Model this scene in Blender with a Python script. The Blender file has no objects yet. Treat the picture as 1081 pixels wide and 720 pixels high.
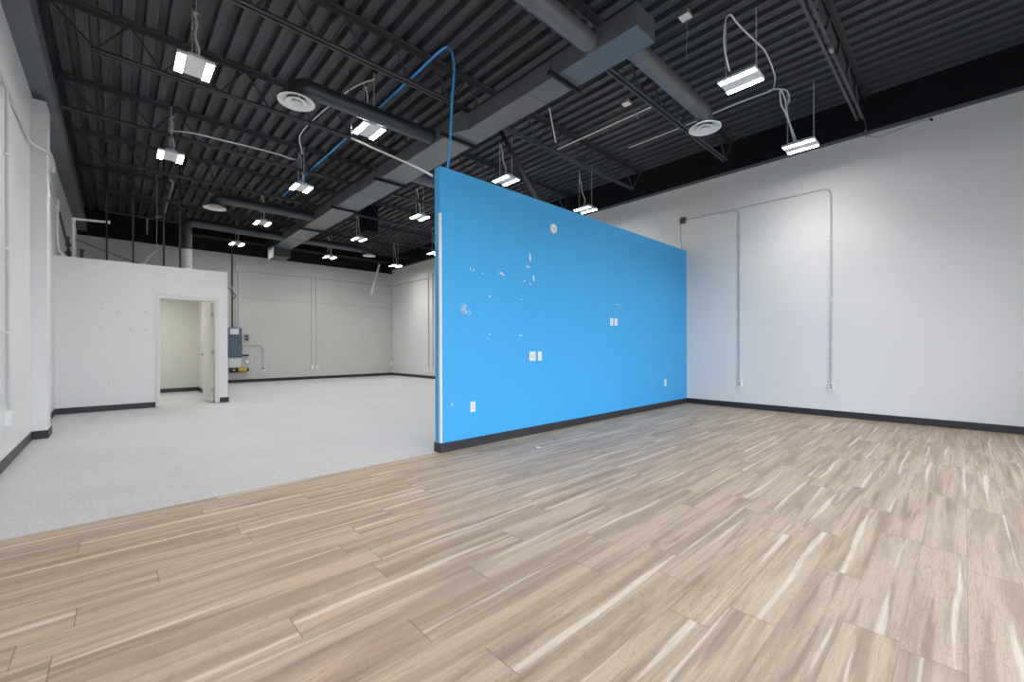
import bpy, math, random
from mathutils import Vector, Matrix
random.seed(7)
SC = bpy.context.scene
C = SC.collection
PI = math.pi
H = 1.14                       # eye height of the photograph

# ------------------------------------------------------------------ room numbers (metres; X along the blue wall, Y into the depth)
XL, XR, YK, YFRONT = -0.787, 8.55, 16.58, -1.35
YB, BX, BT, BZ = 3.885, 2.57, 0.105, 3.12        # blue partition: front face, free end, thickness, height
YR, RX1, RZ = 10.80, 1.745, 2.775                # small office: front face, outer right side, height
ZW, ZWK, ZD = 4.44, 4.28, 5.10                   # white wall heights, roof deck underside
YSEAM = 3.925                                    # wood / grey floor line

# ------------------------------------------------------------------ materials
def S(r, g, b):
    f = lambda c: (c/255/12.92) if c/255 <= .04045 else ((c/255+.055)/1.055)**2.4
    return (f(r), f(g), f(b), 1)

def mat(name, col, rough=.5, metal=0, spec=.5, noise=0, nscale=6, bump=0, bscale=60):
    m = bpy.data.materials.new(name); m.use_nodes = True
    nt = m.node_tree; b = nt.nodes['Principled BSDF']
    b.inputs['Base Color'].default_value = col
    b.inputs['Roughness'].default_value = rough
    b.inputs['Metallic'].default_value = metal
    b.inputs['Specular IOR Level'].default_value = spec
    tc = nt.nodes.new('ShaderNodeTexCoord')
    if noise:
        n = nt.nodes.new('ShaderNodeTexNoise'); n.inputs['Scale'].default_value = nscale
        n.inputs['Detail'].default_value = 5
        nt.links.new(tc.outputs['Object'], n.inputs['Vector'])
        r = nt.nodes.new('ShaderNodeMapRange')
        r.inputs['From Min'].default_value = .25; r.inputs['From Max'].default_value = .75
        r.inputs['To Min'].default_value = 1-noise; r.inputs['To Max'].default_value = 1+noise
        nt.links.new(n.outputs['Fac'], r.inputs['Value'])
        mx = nt.nodes.new('ShaderNodeVectorMath'); mx.operation = 'SCALE'
        mx.inputs[0].default_value = col[:3]
        nt.links.new(r.outputs['Result'], mx.inputs['Scale'])
        nt.links.new(mx.outputs['Vector'], b.inputs['Base Color'])
    if bump:
        n2 = nt.nodes.new('ShaderNodeTexNoise'); n2.inputs['Scale'].default_value = bscale
        n2.inputs['Detail'].default_value = 3
        nt.links.new(tc.outputs['Object'], n2.inputs['Vector'])
        bp = nt.nodes.new('ShaderNodeBump'); bp.inputs['Strength'].default_value = bump
        bp.inputs['Distance'].default_value = .002
        nt.links.new(n2.outputs['Fac'], bp.inputs['Height'])
        nt.links.new(bp.outputs['Normal'], b.inputs['Normal'])
    return m

def emit(name, col, strength):
    m = bpy.data.materials.new(name); m.use_nodes = True
    b = m.node_tree.nodes['Principled BSDF']
    b.inputs['Base Color'].default_value = (.8, .8, .8, 1)
    b.inputs['Emission Color'].default_value = col
    b.inputs['Emission Strength'].default_value = strength
    return m

M = {}
M['wall'] = mat('white wall paint', S(234, 233, 232), .55, spec=.3, noise=.012, nscale=1.2, bump=.12, bscale=90)
M['wall_back'] = mat('warm white block paint', S(206, 206, 202), .6, spec=.3, noise=.02, nscale=1.0, bump=.15)
M['black_wall'] = mat('black paint', S(24, 26, 30), .75, spec=.2, noise=.15, nscale=2)
M['deck'] = mat('black painted roof deck', S(68, 70, 75), .45, spec=.5, noise=.14, nscale=1.4)
M['steel'] = mat('black painted steel', S(66, 67, 70), .45, spec=.5, noise=.12, nscale=5)
M['girder'] = mat('slate painted steel', S(104, 107, 112), .55, spec=.35, noise=.05, nscale=3)
M['duct'] = mat('charcoal painted duct', S(98, 101, 106), .36, spec=.9, noise=.04, nscale=3)
M['duct_dark'] = mat('black painted duct', S(52, 53, 56), .36, spec=.8, noise=.08, nscale=3)
M['strut'] = mat('black strut channel', S(24, 24, 26), .5)
M['blue'] = mat('sky blue paint', (.062, .425, .86, 1), .5, spec=.3, noise=.012, nscale=1.5, bump=.1, bscale=90)
M['chip'] = mat('bare white plaster', S(238, 240, 242), .7)
M['base'] = mat('black rubber baseboard', S(46, 47, 52), .45, noise=.06, nscale=4)
M['white'] = mat('white plastic', S(240, 240, 238), .4)
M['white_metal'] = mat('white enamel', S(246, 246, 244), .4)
M['offwhite'] = mat('off white enamel', S(224, 223, 218), .45)
M['conduit'] = mat('painted steel conduit', S(206, 206, 206), .35, spec=.6)
M['grey'] = mat('grey enamel', S(160, 160, 160), .45)
M['dark'] = mat('dark slot', S(25, 25, 26), .6)
M['chain'] = mat('zinc chain', S(225, 225, 225), .4, metal=.3)
M['galv'] = mat('galvanised steel', S(170, 172, 174), .4, metal=.5, noise=.06, nscale=20)
M['cord'] = mat('white cable jacket', S(244, 244, 242), .5)
M['blue_cable'] = mat('blue cable jacket', S(60, 165, 240), .45)
M['panel'] = mat('blue grey enamel', S(92, 108, 124), .45)
M['yellow'] = mat('yellow plastic', S(214, 178, 48), .4)
M['brass'] = mat('orange rag', S(200, 140, 70), .6)
M['insul'] = mat('white foil insulation', S(232, 233, 234), .4, noise=.12, nscale=30, bump=.6, bscale=40)
M['door'] = mat('cream door paint', S(206, 206, 200), .45)
M['closet'] = mat('cream wall paint', S(206, 206, 199), .6)
M['led'] = emit('led diffuser', (1, .985, .96, 1), 84)
M['closet_fill'] = emit('fill diffuser', (1, .97, .9, 1), 6)

def wood_floor():
    m = bpy.data.materials.new('oak vinyl planks'); m.use_nodes = True
    nt = m.node_tree; N = nt.nodes; L = nt.links; b = N['Principled BSDF']
    def math_(op, a=None, b_=None, c=None):
        n = N.new('ShaderNodeMath'); n.operation = op
        for i, v in enumerate((a, b_, c)):
            if v is None: continue
            if isinstance(v, (int, float)): n.inputs[i].default_value = v
            else: L.new(v, n.inputs[i])
        return n.outputs[0]
    tc = N.new('ShaderNodeTexCoord'); sp = N.new('ShaderNodeSeparateXYZ')
    L.new(tc.outputs['Object'], sp.inputs[0])
    X, Y = sp.outputs['X'], sp.outputs['Y']
    W, LEN = .1788, 1.22
    v = math_('DIVIDE', math_('SUBTRACT', 3.923, Y), W)
    row = math_('FLOOR', v); t = math_('FRACT', v)
    wn = N.new('ShaderNodeTexWhiteNoise'); wn.noise_dimensions = '1D'; L.new(math_('ADD', row, 31.0), wn.inputs['W'])
    u = math_('ADD', math_('DIVIDE', X, LEN), wn.outputs['Value'])
    pl = math_('FLOOR', u); s = math_('MULTIPLY', math_('FRACT', u), LEN)
    wn2 = N.new('ShaderNodeTexWhiteNoise'); wn2.noise_dimensions = '2D'
    cv = N.new('ShaderNodeCombineXYZ'); L.new(row, cv.inputs[0]); L.new(pl, cv.inputs[1]); L.new(cv.outputs[0], wn2.inputs['Vector'])
    rnd = wn2.outputs['Value']
    rc = N.new('ShaderNodeSeparateColor'); L.new(wn2.outputs['Color'], rc.inputs[0])
    ty = math_('MULTIPLY', t, W)
    off = math_('MULTIPLY', rnd, 57.0); off2 = math_('MULTIPLY', rc.outputs[1], 91.0)
    def noise(sx, sy, oz, detail=3, dist=0, rough=.5):
        c = N.new('ShaderNodeCombineXYZ')
        L.new(math_('ADD', math_('MULTIPLY', s, sx), oz), c.inputs[0])
        L.new(math_('MULTIPLY', ty, sy), c.inputs[1]); L.new(off2, c.inputs[2])
        n = N.new('ShaderNodeTexNoise'); n.inputs['Scale'].default_value = 1
        n.inputs['Detail'].default_value = detail; n.inputs['Distortion'].default_value = dist
        n.inputs['Roughness'].default_value = rough
        L.new(c.outputs[0], n.inputs['Vector']); return n.outputs['Fac']
    def ramp(f, lo, hi, a=0., b_=1.):
        r = N.new('ShaderNodeMapRange'); r.interpolation_type = 'SMOOTHSTEP'
        L.new(f, r.inputs['Value']); r.inputs['From Min'].default_value = lo; r.inputs['From Max'].default_value = hi
        r.inputs['To Min'].default_value = a; r.inputs['To Max'].default_value = b_
        return r.outputs['Result']
    def mix(fac, a, c):
        n = N.new('ShaderNodeMix'); n.data_type = 'RGBA'; L.new(fac, n.inputs[0])
        for i, q in ((6, a), (7, c)):
            if isinstance(q, tuple): n.inputs[i].default_value = q
            else: L.new(q, n.inputs[i])
        return n.outputs[2]
    broad = noise(.9, 14, off, 3, .4)
    base = mix(ramp(broad, .36, .64), S(160, 139, 115), S(194, 173, 148))
    base = mix(math_('MULTIPLY', rc.outputs[2], .35), base, S(184, 168, 152))
    # darker heart streaks
    dk = noise(1.1, 22, math_('ADD', off, 11.0), 4, .6)
    base = mix(math_('MULTIPLY', ramp(dk, .53, .70), .55), base, S(126, 106, 91))
    # cathedral rings: distorted bands
    c = N.new('ShaderNodeCombineXYZ')
    L.new(math_('ADD', math_('MULTIPLY', s, 2.2), off), c.inputs[0]); L.new(math_('MULTIPLY', ty, 12), c.inputs[1]); L.new(off2, c.inputs[2])
    rn = N.new('ShaderNodeTexNoise'); rn.inputs['Scale'].default_value = 1; rn.inputs['Detail'].default_value = 1.5
    L.new(c.outputs[0], rn.inputs['Vector'])
    rings = math_('ABSOLUTE', math_('SINE', math_('MULTIPLY', rn.outputs['Fac'], 70.0)))
    base = mix(math_('MULTIPLY', math_('MULTIPLY', ramp(rings, .0, .45, 1, 0), ramp(rc.outputs[0], .25, .75)), .34), base, S(136, 112, 92))
    # cream sapwood ribbons hugging one wandering line per plank
    wob = noise(.95, 0, math_('ADD', off, 5.0), 2)
    centre = math_('ADD', math_('MULTIPLY', rc.outputs[0], 1.1), math_('MULTIPLY', math_('SUBTRACT', wob, .5), .42))
    wid = ramp(noise(.8, 0, math_('ADD', off, 23.0), 1), .40, .70, .0, .10)
    d = math_('ABSOLUTE', math_('SUBTRACT', t, centre))
    rib = ramp(math_('SUBTRACT', d, wid), -.035, .03, 1, 0)
    rib = math_('MULTIPLY', rib, ramp(wid, .004, .03))
    base = mix(math_('MULTIPLY', rib, .62), base, S(228, 217, 200))
    # fine grain
    gr = noise(7, 260, off, 3, 0, .6)
    base = mix(math_('MULTIPLY', ramp(gr, .46, .68), .34), base, S(140, 118, 98))
    # seams
    e1 = math_('MINIMUM', t, math_('SUBTRACT', 1.0, t)); e1 = math_('MULTIPLY', e1, W)
    e2 = math_('MINIMUM', s, math_('SUBTRACT', LEN, s))
    seam1 = math_('MULTIPLY', ramp(e1, .0003, .0016, 1, 0), .38)
    seam2 = math_('MULTIPLY', ramp(e2, .0006, .0022, 1, 0), .75)
    seam = math_('MAXIMUM', seam1, seam2)
    base = mix(seam, base, S(66, 54, 46))
    L.new(base, b.inputs['Base Color'])
    b.inputs['Specular IOR Level'].default_value = .4
    L.new(ramp(gr, .3, .7, .40, .54), b.inputs['Roughness'])
    bp = N.new('ShaderNodeBump'); bp.inputs['Strength'].default_value = .25; bp.inputs['Distance'].default_value = .001
    L.new(math_('SUBTRACT', math_('MULTIPLY', gr, .4), seam), bp.inputs['Height']); L.new(bp.outputs['Normal'], b.inputs['Normal'])
    return m

def grey_floor():
    m = mat('speckled grey floor coating', S(196, 196, 197), .42, spec=.4)
    nt = m.node_tree; N = nt.nodes; L = nt.links; b = N['Principled BSDF']
    tc = N.new('ShaderNodeTexCoord')
    n = N.new('ShaderNodeTexNoise'); n.inputs['Scale'].default_value = 90; n.inputs['Detail'].default_value = 3; L.new(tc.outputs['Object'], n.inputs['Vector'])
    n2 = N.new('ShaderNodeTexNoise'); n2.inputs['Scale'].default_value = .9; n2.inputs['Detail'].default_value = 5; L.new(tc.outputs['Object'], n2.inputs['Vector'])
    r = N.new('ShaderNodeValToRGB'); L.new(n.outputs['Fac'], r.inputs[0])
    r.color_ramp.elements[0].position = .34; r.color_ramp.elements[0].color = S(184, 184, 186)
    r.color_ramp.elements[1].position = .55; r.color_ramp.elements[1].color = S(199, 199, 200)
    e = r.color_ramp.elements.new(.7); e.color = S(212, 212, 212)
    r2 = N.new('ShaderNodeMapRange'); L.new(n2.outputs['Fac'], r2.inputs['Value']); r2.inputs['From Min'].default_value = .3; r2.inputs['From Max'].default_value = .7
    r2.inputs['To Min'].default_value = .94; r2.inputs['To Max'].default_value = 1.04
    sc = N.new('ShaderNodeVectorMath'); sc.operation = 'SCALE'; L.new(r.outputs[0], sc.inputs[0]); L.new(r2.outputs[0], sc.inputs['Scale'])
    L.new(sc.outputs[0], b.inputs['Base Color'])
    return m
M['wood'] = wood_floor(); M['grey_floor'] = grey_floor()

# ------------------------------------------------------------------ mesh builder
class MB:
    def __init__(s): s.v = []; s.f = []; s.mi = []; s.cur = 0
    def add(s, vs, fs):
        o = len(s.v); s.v += [tuple(p) for p in vs]
        s.f += [tuple(i+o for i in f) for f in fs]; s.mi += [s.cur]*len(fs); return s
    def box(s, x0, x1, y0, y1, z0, z1, bev=0):
        if bev <= 0:
            vs = [(x, y, z) for z in (z0, z1) for y in (y0, y1) for x in (x0, x1)]
            return s.add(vs, [(0, 2, 3, 1), (4, 5, 7, 6), (0, 1, 5, 4), (2, 6, 7, 3), (0, 4, 6, 2), (1, 3, 7, 5)])
        b = min(bev, (x1-x0)*.45, (y1-y0)*.45, (z1-z0)*.45)
        # chamfered box: three inset corner points per corner
        import itertools
        vs = []; idx = {}
        for sx, sy, sz in itertools.product((0, 1), repeat=3):
            X, Y, Z = (x0, x1)[sx], (y0, y1)[sy], (z0, z1)[sz]
            dx, dy, dz = (b, -b)[sx], (b, -b)[sy], (b, -b)[sz]
            for a, p in enumerate(((X, Y+dy, Z+dz), (X+dx, Y, Z+dz), (X+dx, Y+dy, Z))):
                idx[sx, sy, sz, a] = len(vs); vs.append(p)
        g = lambda *k: idx[k]
        fs = []
        for q in (0, 1):
            fs.append((g(q,0,0,0), g(q,0,1,0), g(q,1,1,0), g(q,1,0,0)))
            fs.append((g(0,q,0,1), g(1,q,0,1), g(1,q,1,1), g(0,q,1,1)))
            fs.append((g(0,0,q,2), g(0,1,q,2), g(1,1,q,2), g(1,0,q,2)))
        for p in (0, 1):
            for q in (0, 1):
                fs.append((g(p,q,0,0), g(p,q,1,0), g(p,q,1,1), g(p,q,0,1)))
                fs.append((g(p,0,q,0), g(p,1,q,0), g(p,1,q,2), g(p,0,q,2)))
                fs.append((g(0,p,q,1), g(1,p,q,1), g(1,p,q,2), g(0,p,q,2)))
        for sx, sy, sz in itertools.product((0, 1), repeat=3):
            fs.append((g(sx,sy,sz,0), g(sx,sy,sz,1), g(sx,sy,sz,2)))
        return s.add(vs, fs)
    def bar(s, p, q, w, h, up=(0, 0, 1)):
        p, q = Vector(p), Vector(q); d = (q-p).normalized(); u = Vector(up)
        if abs(d.dot(u)) > .98: u = Vector((1, 0, 0))
        a = d.cross(u).normalized(); u = a.cross(d).normalized()
        vs = []
        for c in (p, q):
            for i, j in ((-1, -1), (1, -1), (1, 1), (-1, 1)): vs.append(c + a*(w/2*i) + u*(h/2*j))
        return s.add(vs, [(0, 3, 2, 1), (4, 5, 6, 7), (0, 1, 5, 4), (1, 2, 6, 5), (2, 3, 7, 6), (3, 0, 4, 7)])
    def tube(s, pts, r, n=10, caps=True):
        pts = [Vector(p) for p in pts]; rs = r if isinstance(r, (list, tuple)) else [r]*len(pts)
        rings = []; a = None
        for i, p in enumerate(pts):
            d = (pts[min(i+1, len(pts)-1)] - pts[max(i-1, 0)]).normalized()
            if a is None:
                a = d.orthogonal().normalized()
            else:
                a = (a - d*a.dot(d)).normalized()
            b = d.cross(a)
            k = 1.
            if 0 < i < len(pts)-1:
                d1 = (pts[i]-pts[i-1]).normalized(); k = 1/max(.5, d1.dot(d))
            rings.append([p + (a*math.cos(2*PI*j/n) + b*math.sin(2*PI*j/n))*rs[i]*k for j in range(n)])
        vs = [v for rg in rings for v in rg]; fs = []
        for i in range(len(pts)-1):
            for j in range(n): fs.append((i*n+j, i*n+(j+1) % n, (i+1)*n+(j+1) % n, (i+1)*n+j))
        if caps:
            fs.append(tuple(reversed(range(n)))); fs.append(tuple((len(pts)-1)*n+j for j in range(n)))
        return s.add(vs, fs)
    def lathe(s, prof, c, n=40, axis='z'):
        vs = []; fs = []
        for r, z in prof:
            for j in range(n):
                a = 2*PI*j/n; x, y = r*math.cos(a), r*math.sin(a)
                vs.append((c[0]+x, c[1]+y, c[2]+z) if axis == 'z' else (c[0]+x, c[1]+z, c[2]+y))
        for i in range(len(prof)-1):
            for j in range(n): fs.append((i*n+j, i*n+(j+1) % n, (i+1)*n+(j+1) % n, (i+1)*n+j))
        return s.add(vs, fs)
    def poly(s, pts, depth):       # flat outline given as 3-D points, pushed along the vector depth
        pts = [Vector(p) for p in pts]; d = Vector(depth); n = len(pts)
        vs = pts + [p+d for p in pts]
        fs = [tuple(range(n)), tuple(reversed(range(n, 2*n)))] + [(i, i+n, (i+1) % n+n, (i+1) % n) for i in range(n)]
        return s.add(vs, fs)
    def build(s, name, mats, parent=None, origin=(0, 0, 0), smooth=False):
        me = bpy.data.meshes.new(name); o = Vector(origin)
        me.from_pydata([tuple(Vector(p)-o) for p in s.v], [], s.f)
        if not isinstance(mats, (list, tuple)): mats = [mats]
        for m in mats: me.materials.append(m)
        for p, i in zip(me.polygons, s.mi): p.material_index = i
        import bmesh
        bm = bmesh.new(); bm.from_mesh(me); bmesh.ops.recalc_face_normals(bm, faces=bm.faces); bm.to_mesh(me); bm.free()
        if smooth:
            for p in me.polygons: p.use_smooth = True
            me.set_sharp_from_angle(angle=math.radians(40))
        ob = bpy.data.objects.new(name, me); C.objects.link(ob)
        if parent is not None:
            ob.parent = parent
        else:
            ob.location = o
        return ob

def tag(o, label, cat, group=None, kind=None):
    o['label'] = label; o['category'] = cat
    if group: o['group'] = group
    if kind: o['kind'] = kind
    return o
def thing(name, label, cat, loc=(0, 0, 0), group=None):
    o = bpy.data.objects.new(name, None); C.objects.link(o); o.location = loc; o.empty_display_size = .1
    return tag(o, label, cat, group)
def part(mb, name, m, root, smooth=False):      # mb given in world coordinates
    return mb.build(name, m, root, root.location if root.parent is None else root.parent.location, smooth)
def struct(mb, name, m, label, cat, smooth=False):
    o = mb.build(name, m, None, (0, 0, 0), smooth); return tag(o, label, cat, kind='structure')
def arc(c, a0, a1, r, e1, e2, n=8):
    c, e1, e2 = Vector(c), Vector(e1), Vector(e2)
    return [c + e1*(r*math.cos(a0+(a1-a0)*i/n)) + e2*(r*math.sin(a0+(a1-a0)*i/n)) for i in range(n+1)]
def bend(pts, r, n=6):          # round the corners of a polyline
    pts = [Vector(p) for p in pts]; out = [pts[0]]
    for i in range(1, len(pts)-1):
        p, a, b = pts[i], (pts[i-1]-pts[i]), (pts[i+1]-pts[i])
        k = min(r, a.length*.49, b.length*.49); a = p+a.normalized()*k; b = p+b.normalized()*k
        for j in range(n+1):
            t = j/n; out.append(a*(1-t)**2 + p*(2*t*(1-t)) + b*t*t)
    out.append(pts[-1]); return out
def curve(pts, n=8):            # Catmull-Rom through the points
    P = [Vector(p) for p in pts]; P = [P[0]*2-P[1]] + P + [P[-1]*2-P[-2]]; out = []
    for i in range(1, len(P)-2):
        for j in range(n):
            t = j/n; a, b, c, d = P[i-1:i+3]
            out.append(.5*((2*b)+(c-a)*t+(2*a-5*b+4*c-d)*t*t+(3*b-a-3*c+d)*t**3))
    out.append(P[-2]); return out

# ------------------------------------------------------------------ setting
struct(MB().box(XL-.2, XR+.2, YFRONT, YSEAM, -.05, 0), 'floor', M['wood'], 'wood look plank floor of the front room', 'floor')
struct(MB().box(XL-.2, XR+.2, YSEAM, YK+.2, -.05, -.004), 'floor_rear', M['grey_floor'], 'speckled pale grey floor of the rear room', 'floor')

# roof deck: ribs along Y
def deck():
    b = MB(); pitch = .2032; x = XL-.25; pts = []
    while x < XR+.25:
        pts += [(x, ZD-.075+.075), (x+.055, ZD), (x+.075, ZD-.075+.0), (x+.183, ZD-.075)]
        x += pitch
    pts = [(px, pz) for px, pz in pts]
    prof = []
    for i in range(0, len(pts), 4):
        x = pts[i][0]
        prof += [(x, ZD+.02), (x+.066, ZD+.02), (x+.082, ZD-.07), (x+.108, ZD-.07), (x+.111, ZD-.065), (x+.158, ZD-.065), (x+.161, ZD-.07), (x+.187, ZD-.07)]
    n = len(prof); y0, y1 = YFRONT, YK
    vs = [(px, y, pz) for y in (y0, y1) for px, pz in prof]
    b.add(vs, [(i, i+1, n+i+1, n+i) for i in range(n-1)])
    # side laps between the sheets
    k = XL-.25+.2032*5-.012
    while k < XR:
        b.box(k-.006, k+.006, y0, y1, ZD-.088, ZD-.066); k += .2032*5
    b.box(XL-.25, XR+.25, y0, y1, ZD+.06, ZD+.08)
    return b
struct(deck(), 'ceiling', M['deck'], 'black corrugated steel roof deck overhead', 'ceiling')

# right wall
struct(MB().box(XR, XR+.2, YFRONT, YK+.2, -.05, ZW), 'wall_right', M['wall'], 'long white wall behind the blue partition end', 'wall')
struct(MB().box(XR+.0, XR+.2, YFRONT, YK+.2, ZW+.05, ZD+.05), 'wall_right_upper', M['black_wall'], 'black painted band above the long white wall', 'wall')
struct(MB().box(XR-.03, XR+.2, YFRONT, YK, ZW, ZW+.05), 'trim_ledge', M['girder'], 'grey steel ledge along the top of the long white wall', 'trim')
# back wall
struct(MB().box(XL-.2, XR, YK, YK+.2, -.05, ZWK), 'wall_back', M['wall_back'], 'pale grey rear wall of the back room', 'wall')
struct(MB().box(XL-.2, XR, YK-.02, YK+.2, ZWK, ZD+.05), 'wall_back_upper', M['black_wall'], 'black painted band above the rear wall', 'wall')
b = MB()
b.box(3.19, XR-.001, YK-.012, YK, 3.745, 3.765); b.box(3.176, 3.19, YK-.012, YK, 3.745, 4.0); b.box(XR-.012, XR, 13.7, YK-.012, 3.745, 3.765)
struct(b, 'trim_reveal', M['grey'], 'thin dark reveal line high on the rear wall', 'trim')
b = MB(); b.box(3.07, XR-.001, YK-.006, YK, 2.835, 2.845)
struct(b, 'trim_seam', M['grey'], 'fine panel seam across the rear wall', 'trim')
b = MB(); b.box(1.5, XR-.05, YK-.16, YK-.02, 4.68, 4.74)
struct(b, 'trim_ledger', M['steel'], 'black steel ledger along the dark band above the rear wall', 'trim')
# left wall
struct(MB().box(XL-.2, XL, YFRONT, YK, -.05, 4.40), 'wall_left', M['wall'], 'white side wall along the left edge', 'wall')
struct(MB().box(XL-.2, XL, YFRONT, YK, 4.40, ZD+.05), 'wall_left_upper', M['black_wall'], 'black band above the white side wall', 'wall')
b = MB(); b.box(XL, -.65, 8.03, 8.42, -.0, 4.31)
struct(b, 'wall_left_column', M['wall'], 'white boxed column standing out from the side wall', 'column')
b = MB()
b.box(XL, -.59, YFRONT, YK-.03, 4.395, 4.42); b.box(-.615, -.59, YFRONT, YK-.03, 4.42, 4.66); b.box(XL, -.615, YFRONT, YK-.03, 4.60, 4.64)
struct(b, 'trim_girder', M['girder'], 'slate grey steel girder along the top of the side wall', 'beam')
# front (window) wall behind the photographer
b = MB()
b.box(XL, .0-.25, YFRONT-.25, YFRONT, 0, ZD)
b.box(6.9, XR, YFRONT-.25, YFRONT, 0, ZD)
b.box(-.25, 6.9, YFRONT-.25, YFRONT, 2.95, ZD)
b.box(-.25, 6.9, YFRONT-.25, YFRONT, -.05, .12)
for x in (2.45, 5.2): b.box(x-.06, x+.06, YFRONT-.16, YFRONT-.06, .12, 2.95)
struct(b, 'wall_front', M['wall'], 'storefront window wall behind the viewer', 'wall')

# blue partition, with its paint chips and patches as second material
def chip(b, x, z, w, h, tilt=0, n=9):
    pts = []
    for i in range(n):
        a = 2*PI*i/n; k = random.uniform(.65, 1.1)
        dx, dz = math.cos(a)*w/2*k, math.sin(a)*h/2*k
        pts.append((x+dx*math.cos(tilt)-dz*math.sin(tilt), YB-.0008, z+dx*math.sin(tilt)+dz*math.cos(tilt)))
    b.poly(pts, (0, .002, 0))
b = MB(); b.box(BX, XR, YB, YB+BT, 0, BZ)
b.cur = 1
for x, z, w, h, t in ((2.985, 2.05, .014, .05, 0), (3.03, 2.045, .012, .05, .2), (3.167, 2.02, .035, .012, 0), (3.467, 2.052, .09, .035, -.25), (3.50, 2.04, .04, .02, .3),
                      (3.967, 2.325, .03, .13, 0), (3.93, 2.20, .085, .025, .05), (4.03, 2.055, .03, .10, .1), (3.86, 2.005, .05, .018, .1), (3.97, 1.975, .02, .05, 0),
                      (3.268, 1.757, .03, .02, 0), (3.809, 1.757, .035, .018, .2), (5.686, 1.83, .03, .008, 0), (6.03, 1.845, .06, .018, -.2), (6.12, 1.838, .07, .02, .1), (6.06, 1.80, .03, .02, 0),
                      (3.274, 1.302, .03, .02, 0), (3.79, 1.30, .07, .014, 0), (2.721, .512, .02, .04, 0), (3.25, 1.25, .012, .012, 0)):
    chip(b, x, z, w, h, t)
for i in range(26):
    x, z = 2.885+random.uniform(-.04, .04), 1.585+random.uniform(-.055, .055)
    chip(b, x, z, random.uniform(.005, .012), random.uniform(.02, .075), random.uniform(-.08, .08), 6)
for i in range(7): chip(b, 2.96+random.uniform(-.02, .03), 1.57+random.uniform(-.05, .06), .008, random.uniform(.015, .03), 0, 5)
struct(b, 'wall_partition', [M['blue'], M['chip']], 'bright blue partition wall with scattered chipped patches', 'wall')
b = MB(); b.box(BX-.004, BX+.016, YB-.004, YB-.0, .108, 2.61); b.box(BX-.004, BX, YB-.0, YB+.028, .108, 2.61)
struct(b, 'trim_corner', M['white'], 'bare white corner bead on the blue partition end', 'trim')

def baseboard(name, segs, label, h=.102, t=.012):
    b = MB()
    for x0, x1, y0, y1 in segs:
        b.box(x0, x1, y0, y1, 0, h, .003)
    struct(b, name, M['base'], label, 'baseboard')
baseboard('baseboard_partition', [(BX-.012, XR-.014, YB-.013, YB-.0005), (BX-.012, BX-.0005, YB-.0005, YB+BT+.012), (BX-.012, XR-.002, YB+BT+.0005, YB+BT+.012)], 'black baseboard around the blue partition')
baseboard('baseboard_right', [(XR-.013, XR-.0005, YFRONT, YB-.0005)], 'black baseboard under the long white wall')
baseboard('baseboard_right_rear', [(XR-.013, XR-.0005, YB+BT+.013, YK-.013)], 'black baseboard at the far side of the rear room')
baseboard('baseboard_back', [(RX1+.02, XR-.014, YK-.013, YK-.0005)], 'black baseboard under the rear wall')
baseboard('baseboard_left', [(XL+.0005, XL+.013, YFRONT, 8.03), (XL+.0135, -.638, 8.017, 8.0295), (-.6495, -.637, 8.03, 8.432), (XL+.0135, -.65, 8.4205, 8.432), (XL+.0005, XL+.013, 8.4325, YR-.013)], 'black baseboard wrapping the side wall and its column')
baseboard('baseboard_office', [(XL+.0135, .555, YR-.013, YR-.0005), (1.60, RX1, YR-.013, YR-.0005), (RX1+.0005, RX1+.013, YR-.013, 14.3)], 'black baseboard under the small office wall')

# small office
YO = 14.33
b = MB()
b.box(XL, .60, YR, YR+.12, 0, RZ); b.box(1.545, RX1, YR, YR+.12, 0, RZ); b.box(.60, 1.545, YR, YR+.12, 2.175, RZ)
# faint fixing holes left in the paint
b.cur = 1
for x, z in ((-.202, 1.893), (-.202, 1.529), (.027, 1.819), (.197, 1.505), (.402, 1.858), (.401, 1.51)):
    b.box(x-.012, x+.012, YR-.001, YR, z-.006, z+.006)
struct(b, 'wall_office', [M['wall'], M['grey']], 'low white office wall with the doorway', 'wall')
b = MB(); b.box(RX1-.12, RX1, YR+.12, YO, 0, RZ); b.box(XL, RX1-.12, YO-.12, YO, 0, RZ)
struct(b, 'wall_office_rear', M['closet'], 'cream inner walls of the small office', 'wall')
struct(MB().box(XL, RX1-.12, YR+.12, YO-.12, 2.66, 2.74), 'ceiling_office', M['closet'], 'cream ceiling slab of the small office', 'ceiling')
baseboard('baseboard_closet', [(XL+.014, RX1-.134, YO-.133, YO-.1205), (RX1-.1325, RX1-.1205, 11.9, YO-.1205)], 'black baseboard inside the small office')
b = MB()
b.box(.56, .625, YR-.022, YR+.125, 0, 2.13, .004); b.box(1.518, 1.583, YR-.022, YR+.125, 0, 2.13, .004); b.box(.56, 1.583, YR-.022, YR+.125, 2.13, 2.215, .004)
struct(b, 'trim_door_frame', M['offwhite'], 'off white metal frame around the office doorway', 'door frame')

# open door, swung into the office
d = bpy.data.objects.new('door_1', None); C.objects.link(d); d.location = (1.505, YR+.135, .01); d.rotation_euler = (0, 0, math.radians(92.5))
tag(d, 'cream door standing open inside the office doorway', 'door', kind='structure')
MB().box(0, .86, -.0, .042, 0, 2.10, .002).build('door_leaf', M['door'], d)
for z in (.25, 1.05, 1.86):
    hb = MB().box(-.004, .0, .002, .04, z-.05, z+.05); hb.tube([(-.006, -.006, z-.05), (-.006, -.006, z+.05)], .007, 8)
    hb.build('hinge', M['galv'], d)
h = MB(); h.lathe([(.0, .018), (.034, .018), (.034, 0)], (.79, .042, 1.0), 16, 'y')
h.tube(bend([(.79, .058, 1.0), (.79, .11, 1.0), (.66, .112, 1.0)], .02), .013, 8)
h.build('door_handle', M['galv'], d, smooth=True)

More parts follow.
